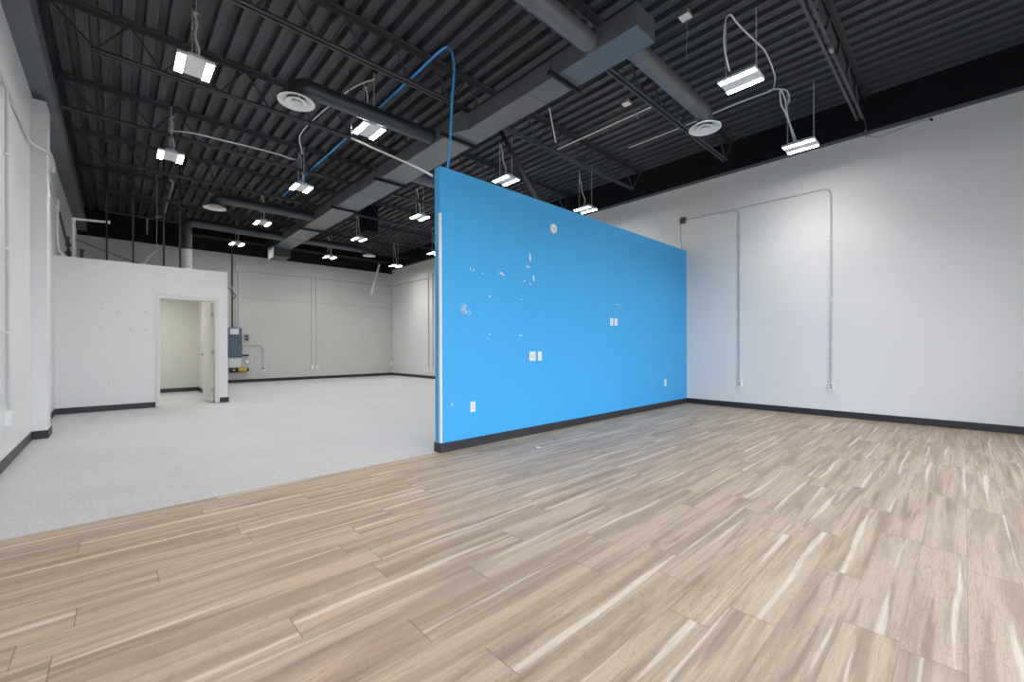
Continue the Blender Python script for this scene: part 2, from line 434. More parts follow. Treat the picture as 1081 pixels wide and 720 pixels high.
# ------------------------------------------------------------------ roof joists
JY = [1.06, 2.98, 4.885, 6.81, 8.71, 10.67, 12.59, 14.60]
jl = ['black bar joist nearest the viewer, over the long white wall end', 'black bar joist just in front of the blue partition',
      'black bar joist just behind the blue partition', 'black bar joist just beyond the lamp with the clearly visible white driver box',
      'black bar joist meeting the white side column', 'black bar joist directly above the office front wall',
      'black bar joist over the middle of the office', 'black bar joist closest to the rear wall']
for k, y in enumerate(JY):
    t = thing('roof_joist', jl[k], 'roof joist', (XL, y, 4.5), 'open web bar joists under the roof deck')
    zb, zt = 4.56, 5.0
    x0 = -.17; step = .594; n = 14
    bc = MB()
    xs = -.585 if k == 4 else x0-.04
    for s in (-1, 1):
        yy = y+s*.016
        bc.box(xs, 8.17, min(yy, yy+s*.030), max(yy, yy+s*.030), zb-.004, zb+.004)
        bc.box(xs, 8.17, min(yy, yy+s*.006), max(yy, yy+s*.006), zb, zb+.038)
    part(bc, 'bottom_chord', M['steel'], t)
    tcd = MB()
    for s in (-1, 1):
        yy = y+s*.014
        tcd.box(-.584, XR-.03, min(yy, yy+s*.055), max(yy, yy+s*.055), zt+.015, zt+.024)
        tcd.box(-.584, XR-.03, min(yy, yy+s*.006), max(yy, yy+s*.006), zt-.03, zt+.02)
    part(tcd, 'top_chord', M['steel'], t)
    w = MB(); zz = [(-.56, zt)]
    for i in range(n+1):
        zz.append((x0+step*i, zb+.02))
        if i < n: zz.append((x0+step*(i+.5), zt))
    zz.append((8.48, zt))
    for (xa, za), (xb, zb2) in zip(zz[:-1], zz[1:]): w.bar((xa, y, za), (xb, y, zb2), .018, .018, (0, 1, 0))
    part(w, 'web', M['steel'], t)

# kicker brace holding the top of the blue partition
t = thing('wall_brace', 'black steel kicker brace leaning from the blue partition top to a joist', 'brace', (4.2, YB+.06, BZ))
b = MB(); b.bar((4.2, YB+.06, BZ+.02), (4.25, 4.83, 4.53), .06, .006); b.bar((4.17, YB+.06, BZ+.02), (4.22, 4.83, 4.53), .006, .06)
part(b, 'angle_bar', M['strut'], t)
b = MB(); b.box(4.13, 4.27, YB+.01, YB+.10, BZ, BZ+.012); part(b, 'foot_plate', M['strut'], t)

# ------------------------------------------------------------------ ducts
t = thing('main_duct', 'long rectangular charcoal air duct running the depth of the ceiling', 'air duct', (3.85, 8, 4.24))
b = MB(); b.box(3.655, 4.008, 2.14, 4.80, 4.24, 4.472, .004); part(b, 'duct_section', M['duct'], t)
b = MB()
x = [(3.655, 4.80), (4.008, 4.80), (4.008, 5.10), (3.52, 5.10)]
b.poly([(p[0], p[1], 4.24) for p in x], (0, 0, .232)); part(b, 'duct_transition', M['duct'], t)
b = MB(); b.box(3.52, 4.008, 5.10, 8.25, 4.24, 4.472, .004); part(b, 'duct_section', M['duct'], t)
b = MB(); b.box(3.505, 4.003, 8.25, 11.46, 4.24, 4.472, .004); part(b, 'duct_section', M['duct'], t)
b = MB(); b.box(3.50, 4.0, 11.46, 14.42, 4.24, 4.472, .004); part(b, 'duct_section', M['duct'], t)
for y in (3.62, 6.42, 8.25, 11.46, 13.0):
    x0 = 3.655 if y < 4.8 else 3.51
    b = MB(); b.box(x0-.006, 4.014, y-.006, y+.006, 4.235, 4.478); part(b, 'seam_flange', M['duct'], t)
b = MB(); b.box(3.525, 4.0, 14.43, 15.2, 3.99, 4.64, .004); part(b, 'end_plenum', M['duct_dark'], t)
b = MB(); b.box(3.50, 3.525, 14.43, 14.98, 3.95, 4.3); part(b, 'lit_side_panel', M['white_metal'], t)  # white panel standing in for the plenum side brightened by the nearby lamp

for y, lab in ((3.15, 'black strut hanger under the near end of the rectangular duct'), (5.12, 'black strut hanger where the rectangular duct widens'), (7.28, 'black strut hanger under the rectangular duct above the partition end'),
               (9.4, 'black strut hanger under the middle of the rectangular duct'), (11.6, 'black strut hanger under the far half of the rectangular duct')):
    t = thing('duct_hanger', lab, 'duct hanger', (3.76, y, 4.2), 'strut hangers under the rectangular duct')
    xa = 3.55 if y < 4 else 3.43
    b = MB(); b.box(xa-.03, 4.07, y-.02, y-.014, 4.195, 4.236); b.box(xa-.03, 4.07, y+.014, y+.02, 4.195, 4.236); b.box(xa-.03, 4.07, y-.02, y+.02, 4.195, 4.2)
    part(b, 'strut_channel', M['strut'], t)
    for xr in (xa, 4.045):
        b = MB(); b.tube([(xr, y, 4.19), (xr, y, 5.03)], .006, 6); part(b, 'threaded_rod', M['steel'], t)

RD = .103
def diffuser(cx, cy, cz):
    b = MB()
    b.lathe([(.10, .06), (.105, .045), (.135, .03), (.195, .004), (.206, .0), (.206, -.008), (.20, -.010), (.19, -.008), (.125, .022), (.112, .04), (.10, .06)], (cx, cy, cz), 48)
    b.lathe([(.065, .03), (.075, .01), (.118, -.006), (.122, -.012), (.116, -.014), (.07, -.004), (.058, .012), (.052, .03)], (cx, cy, cz), 40)
    b.lathe([(.0, .012), (.03, .008), (.052, -.012), (.05, -.016), (.0, -.012)], (cx, cy, cz), 32)
    for a in range(3):
        an = a*2*PI/3+.5
        b.bar((cx+.03*math.cos(an), cy+.03*math.sin(an), cz+.012), (cx+.125*math.cos(an), cy+.125*math.sin(an), cz+.022), .008, .004)
    return b
def round_duct(label, y, z, xstart, xend, zdiff, mname='duct', collar=None):
    s = 1 if xend > xstart else -1
    t = thing('round_duct', label, 'air duct', (xstart, y, z), 'round branch ducts off the rectangular duct')
    R = .13
    pts = [(xstart, y, z), (xend-s*R, y, z)]
    pts += [tuple(p) for p in arc((xend-s*R, y, z-R), PI/2, 0, R, (s, 0, 0), (0, 0, 1), 8)][1:]
    zb = zdiff+.05
    if zb < z-R-.01: pts.append((xend, y, zb))
    b = MB(); b.tube(pts, RD, 28, caps=True); part(b, 'pipe', M[mname], t, True)
    b = MB()
    L_ = abs(xend-xstart)
    q = collar or [.45]
    for f in q + [0]:
        xx = xstart+s*(L_*f+.012); b = MB(); b.tube([(xx-.012, y, z), (xx+.012, y, z)], RD+(.004 if f else .012), 28)
        part(b, 'collar', M[mname], t, True)
    if zdiff is not None:
        dn = part(diffuser(xend, y, zdiff), 'diffuser', M['white_metal'], t, True)
        b = MB(); b.lathe([(0, 0), (.10, 0)], (xend, y, zdiff+.055), 24); part(b, 'diffuser_throat', M['dark'], t)
    return t
round_duct('grey round duct leaving the near end of the rectangular duct toward the top edge', 2.69, 4.352, 3.654, 1.7, 4.14)
round_duct('grey round duct with a white diffuser reaching toward the long white wall', 2.42, 4.352, 4.009, 5.90, 4.145, collar=[.60, .78])
round_duct('dark round duct with a white diffuser crossing behind the hanging lamp', 5.53, 4.345, 3.518, 1.60, 4.135, 'duct_dark')
round_duct('black round duct with a white diffuser in front of the office', 10.85, 4.345, 3.498, 1.53, 4.125, 'duct_dark')
round_duct('dark round duct with a small white diffuser near the far corner', 13.35, 4.345, 4.001, 6.07, 4.18, 'duct_dark')
round_duct('dark round duct stub partly hidden by the blue partition end', 7.0, 4.345, 4.009, 5.7, 4.14)
t = thing('office_duct', 'black round duct turning down through a white sleeve into the office roof', 'air duct', (1.29, 13.37, 2.74))
pts = bend([(3.496, 13.37, 4.345), (1.29, 13.37, 4.345), (1.29, 13.37, 3.62)], .17, 8)
b = MB(); b.tube(pts, .113, 28); part(b, 'pipe', M['duct_dark'], t, True)
pts = [(1.29, 13.37, 3.64-.9*i/36) for i in range(37)]
b = MB(); b.tube(pts, [.118+.008*(i % 3 == 1) for i in range(37)], 24); part(b, 'insulated_sleeve', M['insul'], t)
b = MB(); b.tube([(2.4, 13.37, 4.345), (2.43, 13.37, 4.345)], .119, 28); part(b, 'collar', M['duct_dark'], t, True)
b = MB(); b.tube([(3.465, 13.37, 4.345), (3.49, 13.37, 4.345)], .123, 28); part(b, 'collar', M['duct_dark'], t, True)
t = thing('roof_box', 'black sheet metal box dropping from the deck beside the rectangular duct', 'duct box', (5.04, 11.2, 4.2))
b = MB(); b.box(4.92, 5.26, 11.0, 11.4, 4.32, 5.025, .004); part(b, 'casing', M['black_wall'], t)
b = MB(); b.box(4.90, 5.28, 10.97, 11.43, 4.31, 4.335, .003); part(b, 'flange', M['black_wall'], t)

# ------------------------------------------------------------------ hanging LED lamps
def chain_mesh(x, y, z0, z1):
    b = MB(); z = z0; i = 0; pitch = .034
    while z < z1:
        c = Vector((x, y, z+.017)); e1 = Vector((1, 0, 0)) if i % 2 else Vector((0, 1, 0)); e2 = Vector((0, 0, 1))
        n = 8; pts = [c + e1*(.0085*math.cos(2*PI*j/n)) + e2*(.021*math.sin(2*PI*j/n)) for j in range(n)]
        for j in range(n): b.tube([pts[j], pts[(j+1) % n]], .0032, 4, caps=False)
        z += pitch; i += 1
    return b
LAMP_DATA = bpy.data.lights.new('led strip', 'AREA'); LAMP_DATA.shape = 'RECTANGLE'; LAMP_DATA.size = .071; LAMP_DATA.size_y = .387
LAMP_DATA.energy = 6.4; LAMP_DATA.color = (1, .985, .96); LAMP_DATA.spread = math.radians(118)
def make_lamp(label, drop=0):
    t = thing('hanging_lamp', label, 'hanging lamp', (0, 0, 4.26), 'LED high bay lamps hanging from the roof deck')
    z = 4.26
    b = MB(); b.box(-.082, .082, -.19, .19, z+.006, z+.05, .008); b.box(-.07, .07, -.15, .15, z+.05, z+.085, .006); part(b, 'driver_housing', M['white_metal'], t)
    b = MB()
    for y in (-.197, .197):
        b = MB(); b.box(-.165, .165, y-.008, y+.008, z+.012, z+.034, .003); part(b, 'end_bracket', M['white_metal'], t)
    for s in (-1, 1):
        x = s*.125
        b = MB()
        b.box(x-.042, x+.042, -.20, .20, z+.012, z+.03, .003)
        b.box(x-.042, x-.036, -.20, .20, z, z+.012); b.box(x+.036, x+.042, -.20, .20, z, z+.012)
        b.box(x-.042, x+.042, -.20, -.194, z, z+.012); b.box(x-.042, x+.042, .194, .20, z, z+.012)
        f = part(b, 'light_panel', M['white_metal'], t)
        b = MB(); b.box(x-.0355, x+.0355, -.1935, .1935, z+.001, z+.011)
        b.build('diffuser', M['led'], f, t.location)
        lo = bpy.data.objects.new('lamp_light', LAMP_DATA); C.objects.link(lo); lo.parent = f; lo.location = (x, 0, -.001)
    for y in (-.165, .165):
        part(chain_mesh(0, y, z+.085, 5.02+drop), 'chain', M['chain'], t)
    pts = curve([(.03, .06, z+.085), (.05, .05, z+.25), (.022, .10, z+.42), (.045, .14, z+.6), (.02, .16, z+.72), (.06, .2, 5.01+drop)])
    b = MB(); b.tube(pts, .011, 7); part(b, 'power_cord', M['cord'], t, True)
    return t
def copy_tree(o, parent=None):
    c = o.copy(); C.objects.link(c)
    if parent is not None: c.parent = parent
    for ch in list(o.children): copy_tree(ch, c)
    return c
LAMPS = [((.637, 5.842), 'hanging lamp nearest the viewer over the grey floor, white driver box clearly visible'),
 ((.648, 8.822), 'hanging lamp just in front of the office wall, beside the white side wall'),
 ((2.661, 5.847), 'hanging lamp in front of the dark round duct with the large diffuser'),
 ((2.638, 8.826), 'hanging lamp in the middle row between rectangular duct and office'),
 ((2.666, 11.958), 'hanging lamp beside the black round duct in front of the office'),
 ((2.637, 14.866), 'hanging lamp under the office duct near the rear wall'),
 ((5.320, 5.841), 'hanging lamp showing just above the blue partition top beside the kicker brace'),
 ((5.310, 8.901), 'hanging lamp next to the blue partition free end, over the rear room'),
 ((5.094, 11.865), 'hanging lamp in the rear room beside the black duct box'),
 ((5.362, 14.9), 'hanging lamp near the rear wall under the duct with the small diffuser'),
 ((7.42, 14.10), 'hanging lamp in the far corner of the rear room'),
 ((5.368, 1.784), 'hanging lamp above the wood floor beside the grey round duct'),
 ((7.45, 1.655), 'hanging lamp close to the long white wall'),
 ((7.43, 5.60), 'hanging lamp just above the blue partition top near the long white wall'),
 ((.642, 1.782), 'hanging lamp over the viewer end of the grey girder, above the wood floor'),
 ((2.664, 1.783), 'hanging lamp over the viewer, in line with the lamp beside the grey round duct'),
 ((7.36, 11.42), 'hanging lamp almost hidden behind the blue partition free end')]
L0 = L1 = None            # the row along the long wall hangs 14 cm lower, on longer chains
for (x, y), lab in LAMPS:
    low = x > 7
    if low and L1 is None: L1 = o = make_lamp(lab, .14)
    elif not low and L0 is None: L0 = o = make_lamp(lab)
    else: o = copy_tree(L1 if low else L0); o['label'] = lab
    o.location = (x, y, 4.12 if low else 4.26)
CORDLESS = [o for o in C.objects if o.get('category') == 'hanging lamp' and ('above the wood floor beside' in o['label'] or 'close to the long' in o['label'])]
for o in CORDLESS:                # these two have their own long feed cables
    for ch in list(o.children):
        if ch.name.startswith('power_cord'): bpy.data.objects.remove(ch)

# ------------------------------------------------------------------ wall plates and outlets
def plate_y(x, z, label, cat='outlet', w=.072, h=.118, kind='outlet', y=YB):
    t = thing('wall_outlet' if cat == 'outlet' else 'wall_switch', label, cat, (x, y, z))
    b = MB(); b.box(x-w/2, x+w/2, y-.007, y-.0005, z-h/2, z+h/2, .003); part(b, 'cover_plate', M['white'], t)
    xs = [x] if w < .1 else [x-.023, x+.023]
    for xx in xs:
        if kind == 'outlet':
            for dz in (-.02, .02):
                b = MB(); b.box(xx-.016, xx+.016, y-.009, y-.007, z+dz-.014, z+dz+.014, .002)
                r = part(b, 'socket', M['offwhite'], t)
                b = MB()
                for dx in (-.006, .006): b.box(xx+dx-.0008, xx+dx+.0008, y-.0095, y-.009, z+dz-.003, z+dz+.005)
                b.build('slot', M['dark'], r, t.location)
        else:
            b = MB(); b.box(xx-.016, xx+.016, y-.010, y-.007, z-.033, z+.033, .002); part(b, 'rocker', M['offwhite'], t)
    return t
plate_y(3.01, .459, 'white outlet low on the blue partition near its free end')
plate_y(4.005, 1.028, 'wide white double cover plate at mid height on the blue partition', 'switch', .12, .12, 'rocker')
plate_y(4.143, 1.027, 'narrow white plate directly beside the wide double plate on the blue partition', 'outlet', .072, .12)
plate_y(5.838, 1.553, 'white plate high on the blue partition, first of a close pair', 'outlet', .085, .12)
plate_y(5.962, 1.556, 'white plate high on the blue partition, second of the pair toward the long wall', 'switch', .085, .12, 'rocker')
plate_y(7.63, .465, 'white outlet low on the blue partition near the corner with the long wall', 'outlet', .085, .122)
plate_y(-.107, .455, 'white outlet low on the office wall', y=YR)
t = thing('cover_disc', 'round white cover plate high on the blue partition', 'cover plate', (4.43, YB, 2.79))
b = MB(); b.lathe([(0, -.014), (.05, -.014), (.062, -.010), (.066, -.0005)], (4.43, YB, 2.79), 32, 'y'); part(b, 'disc', M['white'], t, True)
b = MB(); b.lathe([(0, -.018), (.012, -.018), (.014, -.014)], (4.43, YB, 2.79), 12, 'y'); part(b, 'screw', M['grey'], t, True)

# conduits on the long white wall
t = thing('wall_conduit', 'white conduit loop with two drops on the long white wall', 'conduit', (XR, 2.5, 3.7))
xx = XR-.02
b = MB(); b.tube(bend([(xx, 3.90, 3.745), (xx, 1.478, 3.745), (xx, 1.478, .55)], .12, 8), .0135, 10); part(b, 'conduit_run', M['conduit'], t, True)
b = MB(); b.tube(bend([(xx-.012, 3.2, 3.722), (xx-.012, 2.862, 3.722), (xx-.012, 2.862, .50)], .12, 8), .0135, 10); part(b, 'conduit_drop', M['conduit'], t, True)
b = MB()
for y, zs in ((1.478, (2.9, 1.9, .9)), (2.862, (2.6, 1.3))):
    for z in zs: b = MB(); b.box(XR-.04, XR-.0005, y-.024, y+.024, z-.01, z+.01, .003); part(b, 'strap', M['white'], t)
t = thing('junction_box', 'dark grey junction box at the end of the white conduit loop', 'junction box', (XR, 3.945, 3.745))
b = MB(); b.box(XR-.055, XR-.0005, 3.895, 3.995, 3.69, 3.80, .004); part(b, 'box', M['steel'], t)
b = MB(); b.box(XR-.06, XR-.055, 3.893, 3.997, 3.688, 3.802, .002); part(b, 'cover', M['steel'], t)
b = MB(); b.tube(curve([(XR-.03, 3.985, 3.69), (XR-.02, 3.995, 3.4), (XR-.012, 3.975, 3.10)]), .004, 6); part(b, 'wire', M['dark'], t, True)
def outlet_x(y, z, label, x=XR, s=1):
    t = thing('surface_outlet', label, 'outlet', (x, y, z))
    def bx(b, d0, d1, y0, y1, z0, z1, bv=.003):
        a, c = sorted((x-s*d0, x-s*d1)); return b.box(a, c, y0, y1, z0, z1, bv)
    b = MB(); bx(b, .0005, .045, y-.037, y+.037, z-.058, z+.058); part(b, 'box', M['white'], t)
    b = MB(); bx(b, .045, .05, y-.038, y+.038, z-.06, z+.06, .002); part(b, 'cover_plate', M['white'], t)
    for dz in (-.022, .022):
        b = MB(); bx(b, .05, .052, y-.017, y+.017, z+dz-.015, z+dz+.015, .001); r = part(b, 'socket', M['grey'], t)
        b = MB()
        for dy in (-.006, .006): bx(b, .052, .0525, y+dy-.0015, y+dy+.0015, z+dz-.004, z+dz+.006, 0)
        b.build('slot', M['dark'], r, t.location)
    return t
outlet_x(1.478, .495, 'white surface outlet under the longer conduit drop on the long white wall')
outlet_x(2.862, .46, 'white surface outlet under the shorter conduit drop on the long white wall')
# little wall anchors left on the long wall
t = thing('wall_anchor', 'small dark cable end poking out at the top of the long white wall', 'cable end', (XR, .33, 4.39))
b = MB(); b.tube([(XR, .30, 4.385), (XR-.05, .32, 4.40)], .014, 8); part(b, 'stub', M['dark'], t)
b = MB(); b.tube(curve([(XR-.02, 1.05, 4.52), (XR-.03, .95, 4.37), (XR-.03, .75, 4.36), (XR-.025, .45, 4.41), (XR-.03, .33, 4.395)]), .006, 6); part(b, 'cable', M['grey'], t, True)
for k, (y, z) in enumerate(((.054, 2.298), (1.30, 2.284), (.056, .993), (1.303, 1.005))):
    t = MB().lathe([(0, 0), (.011, 0), (.013, .004)], (0, 0, 0), 10, 'y')
    t.v = [(XR-v[1]*0-.001-.003*(v[1] < .001), y+v[0], z+v[2]) for v in t.v]
    o = t.build('mounting_screw', M['offwhite'], None, (XR, y, z))
    tag(o, ['small screw anchor high on the long white wall toward the photo edge', 'small screw anchor high on the long white wall beside the conduit', 'small screw anchor low on the long white wall toward the photo edge', 'small screw anchor low on the long white wall beside the conduit'][k], 'screw anchor', 'screw anchors on the long white wall')

# conduits on the left wall
t = thing('side_conduit', 'white conduit run bending around the side column high up', 'conduit', (XL, 6.3, 3.64))
xc = XL+.025
b = MB(); b.tube(bend([(xc, 2.2, 3.64), (xc, 7.70, 3.64), (-.616, 7.99, 3.64), (-.616, 8.40, 3.64), (-.625, 8.46, 3.54)], .05, 6), .018, 10); part(b, 'conduit_run', M['conduit'], t, True)
b = MB(); b.tube([(xc, 6.25, 3.63), (xc, 6.25, .66), (xc, 6.33, .56)], .013, 10); part(b, 'conduit_drop', M['conduit'], t, True)
b = MB()
for z in (3.0, 2.1, 1.3):
    b = MB(); b.box(XL+.001, XL+.042, 6.22, 6.28, z-.010, z+.010, .004); part(b, 'strap', M['white'], t)
t = thing('power_point', 'white surface outlet box low on the side wall under the conduit drop', 'outlet', (XL, 6.35, .46))
b = MB(); b.box(XL+.0005, XL+.05, 6.27, 6.43, .40, .53, .005); part(b, 'box', M['white'], t)
b = MB(); b.box(XL+.05, XL+.056, 6.265, 6.435, .395, .535, .003); part(b, 'cover_plate', M['white'], t)
for y in (6.31, 6.39):
    for z in (.44, .49):
        b = MB(); b.box(XL+.056, XL+.059, y-.017, y+.017, z-.015, z+.015, .001); part(b, 'socket', M['offwhite'], t)
# pipes on the side wall past the column
t = thing('wall_junction', 'white junction box with pipes above the office corner on the side wall', 'junction box', (XL, 11.05, 3.7))
b = MB(); b.box(XL+.0005, XL+.05, 10.95, 11.15, 3.62, 3.78, .006); part(b, 'box', M['white'], t)
b = MB(); b.tube(curve([(XL+.025, 11.05, 3.62), (XL+.02, 11.05, 3.3), (XL+.025, 11.05, 3.0), (XL+.07, 11.05, 2.86), (XL+.15, 11.05, 2.78)]), .016, 8); part(b, 'conduit', M['white'], t, True)
b = MB(); b.tube([(XL+.02, 8.6, 3.86), (XL+.02, 10.95, 3.70)], .014, 8); part(b, 'conduit', M['conduit'], t, True)
b = MB(); b.tube([(XL+.03, 11.15, 3.65), (XL+.03, 14.6, 3.1)], .018, 8); part(b, 'cable', M['steel'], t, True)
t = thing('vent_pipe', 'white pipe rising above the office corner with a long side arm', 'pipe', (-.57, 11.15, 2.74))
b = MB(); b.tube(bend([(-.57, 11.15, 2.74), (-.57, 11.15, 3.53), (-.10, 11.15, 3.56)], .03), .022, 10); part(b, 'pipe', M['white'], t, True)
b = MB(); b.tube([(-.13, 11.15, 3.56), (-.085, 11.15, 3.562)], .03, 10); part(b, 'fitting', M['white'], t, True)
b = MB(); b.tube([(-.57, 11.15, 3.47), (-.57, 11.15, 3.55)], .029, 10); part(b, 'fitting', M['white'], t, True)
t = thing('valve_set', 'dark pipe valves clustered behind the office corner wall', 'valve', (-.62, 11.5, 2.74))
b = MB(); b.tube([(-.66, 11.5, 2.74), (-.66, 11.5, 3.25)], .02, 8); b.tube([(-.48, 11.5, 2.74), (-.48, 11.5, 3.02)], .026, 8); part(b, 'pipe', M['steel'], t, True)
b = MB(); b.tube([(-.70, 11.5, 3.1), (-.62, 11.5, 3.1)], .03, 8); b.tube([(-.70, 11.5, 2.95), (-.62, 11.5, 2.95)], .03, 8); b.lathe([(0, 0), (.05, 0), (.05, .015), (0, .015)], (-.48, 11.5, 3.02), 12); part(b, 'valve_body', M['steel'], t)

# black posts on the office front wall
for x, lab in ((-.128, 'black steel post on the office wall top beside the white vent pipe'), (.236, 'black steel post on the office wall top, second from the vent pipe'),
               (.690, 'black steel post on the office wall top above the doorway'), (.945, 'black steel post on the office wall top beside the white duct sleeve')):
    t = thing('roof_post', lab, 'post', (x, YR+.06, RZ), 'black posts rising from the office wall')
    b = MB(); b.box(x-.014, x+.014, YR+.04, YR+.08, RZ+.004, 4.98); part(b, 'shaft', M['strut'], t)
    b = MB(); b.box(x-.05, x+.05, YR+.02, YR+.10, RZ, RZ+.006); part(b, 'foot_plate', M['strut'], t)
t = thing('hanging_wire', 'thin dark wire sagging across the gap above the office', 'wire', (.2, 14.9, 3.4))
b = MB(); b.tube(curve([(XL+.02, 15.5, 3.95), (-.2, 15.5, 3.72), (.6, 15.5, 3.45), (1.3, 15.5, 3.40), (1.9, 15.5, 3.40), (2.4, 15.5, 3.1), (2.7, 15.5, 2.82), (2.8, 16.4, 2.75)]), .010, 6); part(b, 'strand', M['dark'], t, True)
t = thing('hanging_cable', 'frayed white cable hanging down onto the office roof', 'cable', (.35, 11.6, 2.74))
b = MB(); b.tube(curve([(.28, 11.6, 2.745), (.33, 11.6, 2.86), (.44, 11.6, 2.93), (.50, 11.6, 3.06), (.62, 11.6, 3.2)]), .010, 6); part(b, 'strand', M['cord'], t, True)
b = MB(); b.tube([(.62, 11.6, 3.2), (.63, 11.62, 4.0), (.62, 11.64, 5.02)], .006, 6); part(b, 'drop_wire', M['grey'], t)
t = thing('grey_pipe', 'slim grey pipe running under the deck in front of the office', 'pipe', (.9, 12.8, 4.6))
b = MB(); b.tube(bend([(.873, 11.3, 4.62), (.905, 14.3, 4.62), (.60, 14.9, 4.62), (.60, 14.9, 4.2)], .08), .022, 8); part(b, 'pipe', M['galv'], t, True)
b = MB(); b.tube([(.873, 11.3, 4.62), (.82, 11.28, 4.66)], .03, 8); part(b, 'elbow', M['galv'], t, True)

# ------------------------------------------------------------------ rear wall equipment
t = thing('electrical_panel', 'blue grey electrical panel on the rear wall beside the office corner', 'electrical panel', (2.87, YK, 1.3))
b = MB(); b.box(2.68, 3.04, YK-.14, YK-.0005, .85, 1.815, .005); part(b, 'cabinet', M['panel'], t)
b = MB(); b.box(2.665, 3.055, YK-.155, YK-.14, .84, 1.825, .006); dr = part(b, 'door', M['panel'], t)
b = MB(); b.box(2.72, 2.962, YK-.158, YK-.155, 1.61, 1.80); b.build('label', M['white'], dr, t.location)
b = MB(); b.box(2.99, 3.02, YK-.165, YK-.155, 1.28, 1.36, .003); b.build('latch', M['dark'], dr, t.location)
t = thing('wire_trough', 'off white wiring box under the blue grey panel', 'electrical box', (2.87, YK, .7))
b = MB(); b.box(2.70, 3.02, YK-.12, YK-.0005, .53, .83, .005); part(b, 'box', M['offwhite'], t)
b = MB(); b.box(2.69, 3.03, YK-.128, YK-.12, .52, .84, .004); part(b, 'cover', M['white'], t)
t = thing('riser_conduit', 'grey conduit risers climbing the rear wall above the electrical panel', 'conduit', (2.83, YK, 2.5))
b = MB(); b.tube([(2.80, YK-.04, 1.83), (2.80, YK-.04, 4.6)], .022, 8); part(b, 'conduit', M['steel'], t, True)
b = MB(); b.tube(bend([(2.90, YK-.04, 1.83), (2.90, YK-.04, 2.9), (2.76, YK-.04, 3.25)], .25), .024, 8); part(b, 'conduit', M['conduit'], t, True)
b = MB(); b.tube([(2.985, YK-.04, 1.83), (2.985, YK-.04, 3.69)], .024, 8); part(b, 'conduit', M['conduit'], t, True)
t = thing('pull_box', 'pale square pull box high on the rear wall', 'electrical box', (3.03, YK, 3.85))
b = MB(); b.box(2.885, 3.17, YK-.12, YK-.0005, 3.70, 4.0, .005); part(b, 'box', M['wall_back'], t)
b = MB(); b.box(2.88, 3.175, YK-.126, YK-.12, 3.695, 4.005, .004); part(b, 'cover', M['wall_back'], t)
t = thing('wall_mounted_control', 'small grey control box beside the electrical panel', 'control box', (3.21, YK, 1.515))
b = MB(); b.box(3.15, 3.275, YK-.05, YK-.0005, 1.40, 1.63, .006); part(b, 'box', M['grey'], t)
b = MB()
for z in (1.45, 1.55): b.box(3.17, 3.255, YK-.055, YK-.05, z-.03, z+.03, .003)
part(b, 'breaker', M['steel'], t)
t = thing('bent_conduit', 'grey conduit leaving the panel and bending down to an outlet', 'conduit', (3.71, YK, .45))
b = MB(); b.tube(bend([(3.06, YK-.03, 1.27), (3.71, YK-.03, 1.27), (3.71, YK-.03, .48)], .17, 8), .021, 10); part(b, 'conduit', M['conduit'], t, True)
t = thing('low_outlet', 'small outlet box at the foot of the bent grey conduit', 'outlet', (3.71, YK, .42))
b = MB(); b.box(3.655, 3.765, YK-.06, YK-.0005, .36, .48, .004); part(b, 'box', M['white'], t)
b = MB(); b.box(3.68, 3.74, YK-.064, YK-.06, .42, .475, .002); part(b, 'socket', M['dark'], t)
t = thing('cable_coil', 'coil of white cable hanging from a dark bracket beside the panel', 'cable', (3.16, YK, .72))
b = MB(); b.box(3.06, 3.26, YK-.10, YK-.0005, .88, .94, .005); part(b, 'bracket', M['steel'], t)
b = MB()
for r, dy in ((.17, .05), (.155, .065), (.18, .08)):
    b.tube([(3.215+r*.85*math.cos(2*PI*i/28), YK-dy, .70+r*math.sin(2*PI*i/28)) for i in range(29)], .009, 6, caps=False)
part(b, 'coil', M['white'], t, True)
b = MB(); b.lathe([(0, -.05), (.06, -.05), (.07, -.03), (.07, 0)], (3.215, YK-.0005, .70), 20, 'y'); part(b, 'hub', M['white'], t, True)
t = thing('wall_mounted_device', 'yellow and black cylinder shaped device on a wall bracket under the panel', 'device', (2.98, YK, .43))
b = MB(); b.tube([(2.70, YK-.11, .43), (2.95, YK-.11, .43)], .065, 14); part(b, 'black_body', M['dark'], t, True)
b = MB(); b.tube([(2.95, YK-.11, .43), (3.19, YK-.11, .43)], .075, 14); part(b, 'yellow_body', M['yellow'], t, True)
b = MB(); b.tube([(3.19, YK-.11, .43), (3.25, YK-.11, .43)], .062, 14); part(b, 'end_cap', M['dark'], t, True)
b = MB(); b.box(2.78, 2.86, YK-.176, YK-.174, .41, .45); part(b, 'label', M['white'], t)
b = MB(); b.box(2.72, 3.2, YK-.12, YK-.0005, .34, .362); part(b, 'bracket', M['steel'], t)
for x, lab in ((5.305, 'white conduit down the middle of the rear wall, nearer the electrical panel'), (5.475, 'white conduit down the middle of the rear wall, nearer the far corner')):
    t = thing('rear_conduit', lab, 'conduit', (x, YK, .45), 'paired conduits on the rear wall')
    b = MB(); b.tube([(x, YK-.025, .5), (x, YK-.025, 3.79)], .018, 8); part(b, 'conduit', M['conduit'], t, True)
    b = MB(); b.box(x-.055, x+.055, YK-.055, YK-.0005, .37, .51, .004); part(b, 'outlet_box', M['white'], t)
for y, lab in ((13.67, 'pale conduit on the far side wall beyond the blue partition end'), (13.38, 'pale conduit beside the partition edge on the far side wall')):
    t = thing('side_wall_conduit', lab, 'conduit', (XR, y, .35), 'paired conduits on the far side wall')
    b = MB(); b.tube([(XR-.025, y, .4), (XR-.025, y, 3.92)], .02, 8); part(b, 'conduit', M['conduit'], t, True)
    b = MB(); b.box(XR-.055, XR-.0005, y-.055, y+.055, .3, .43, .004); part(b, 'outlet_box', M['white'], t)
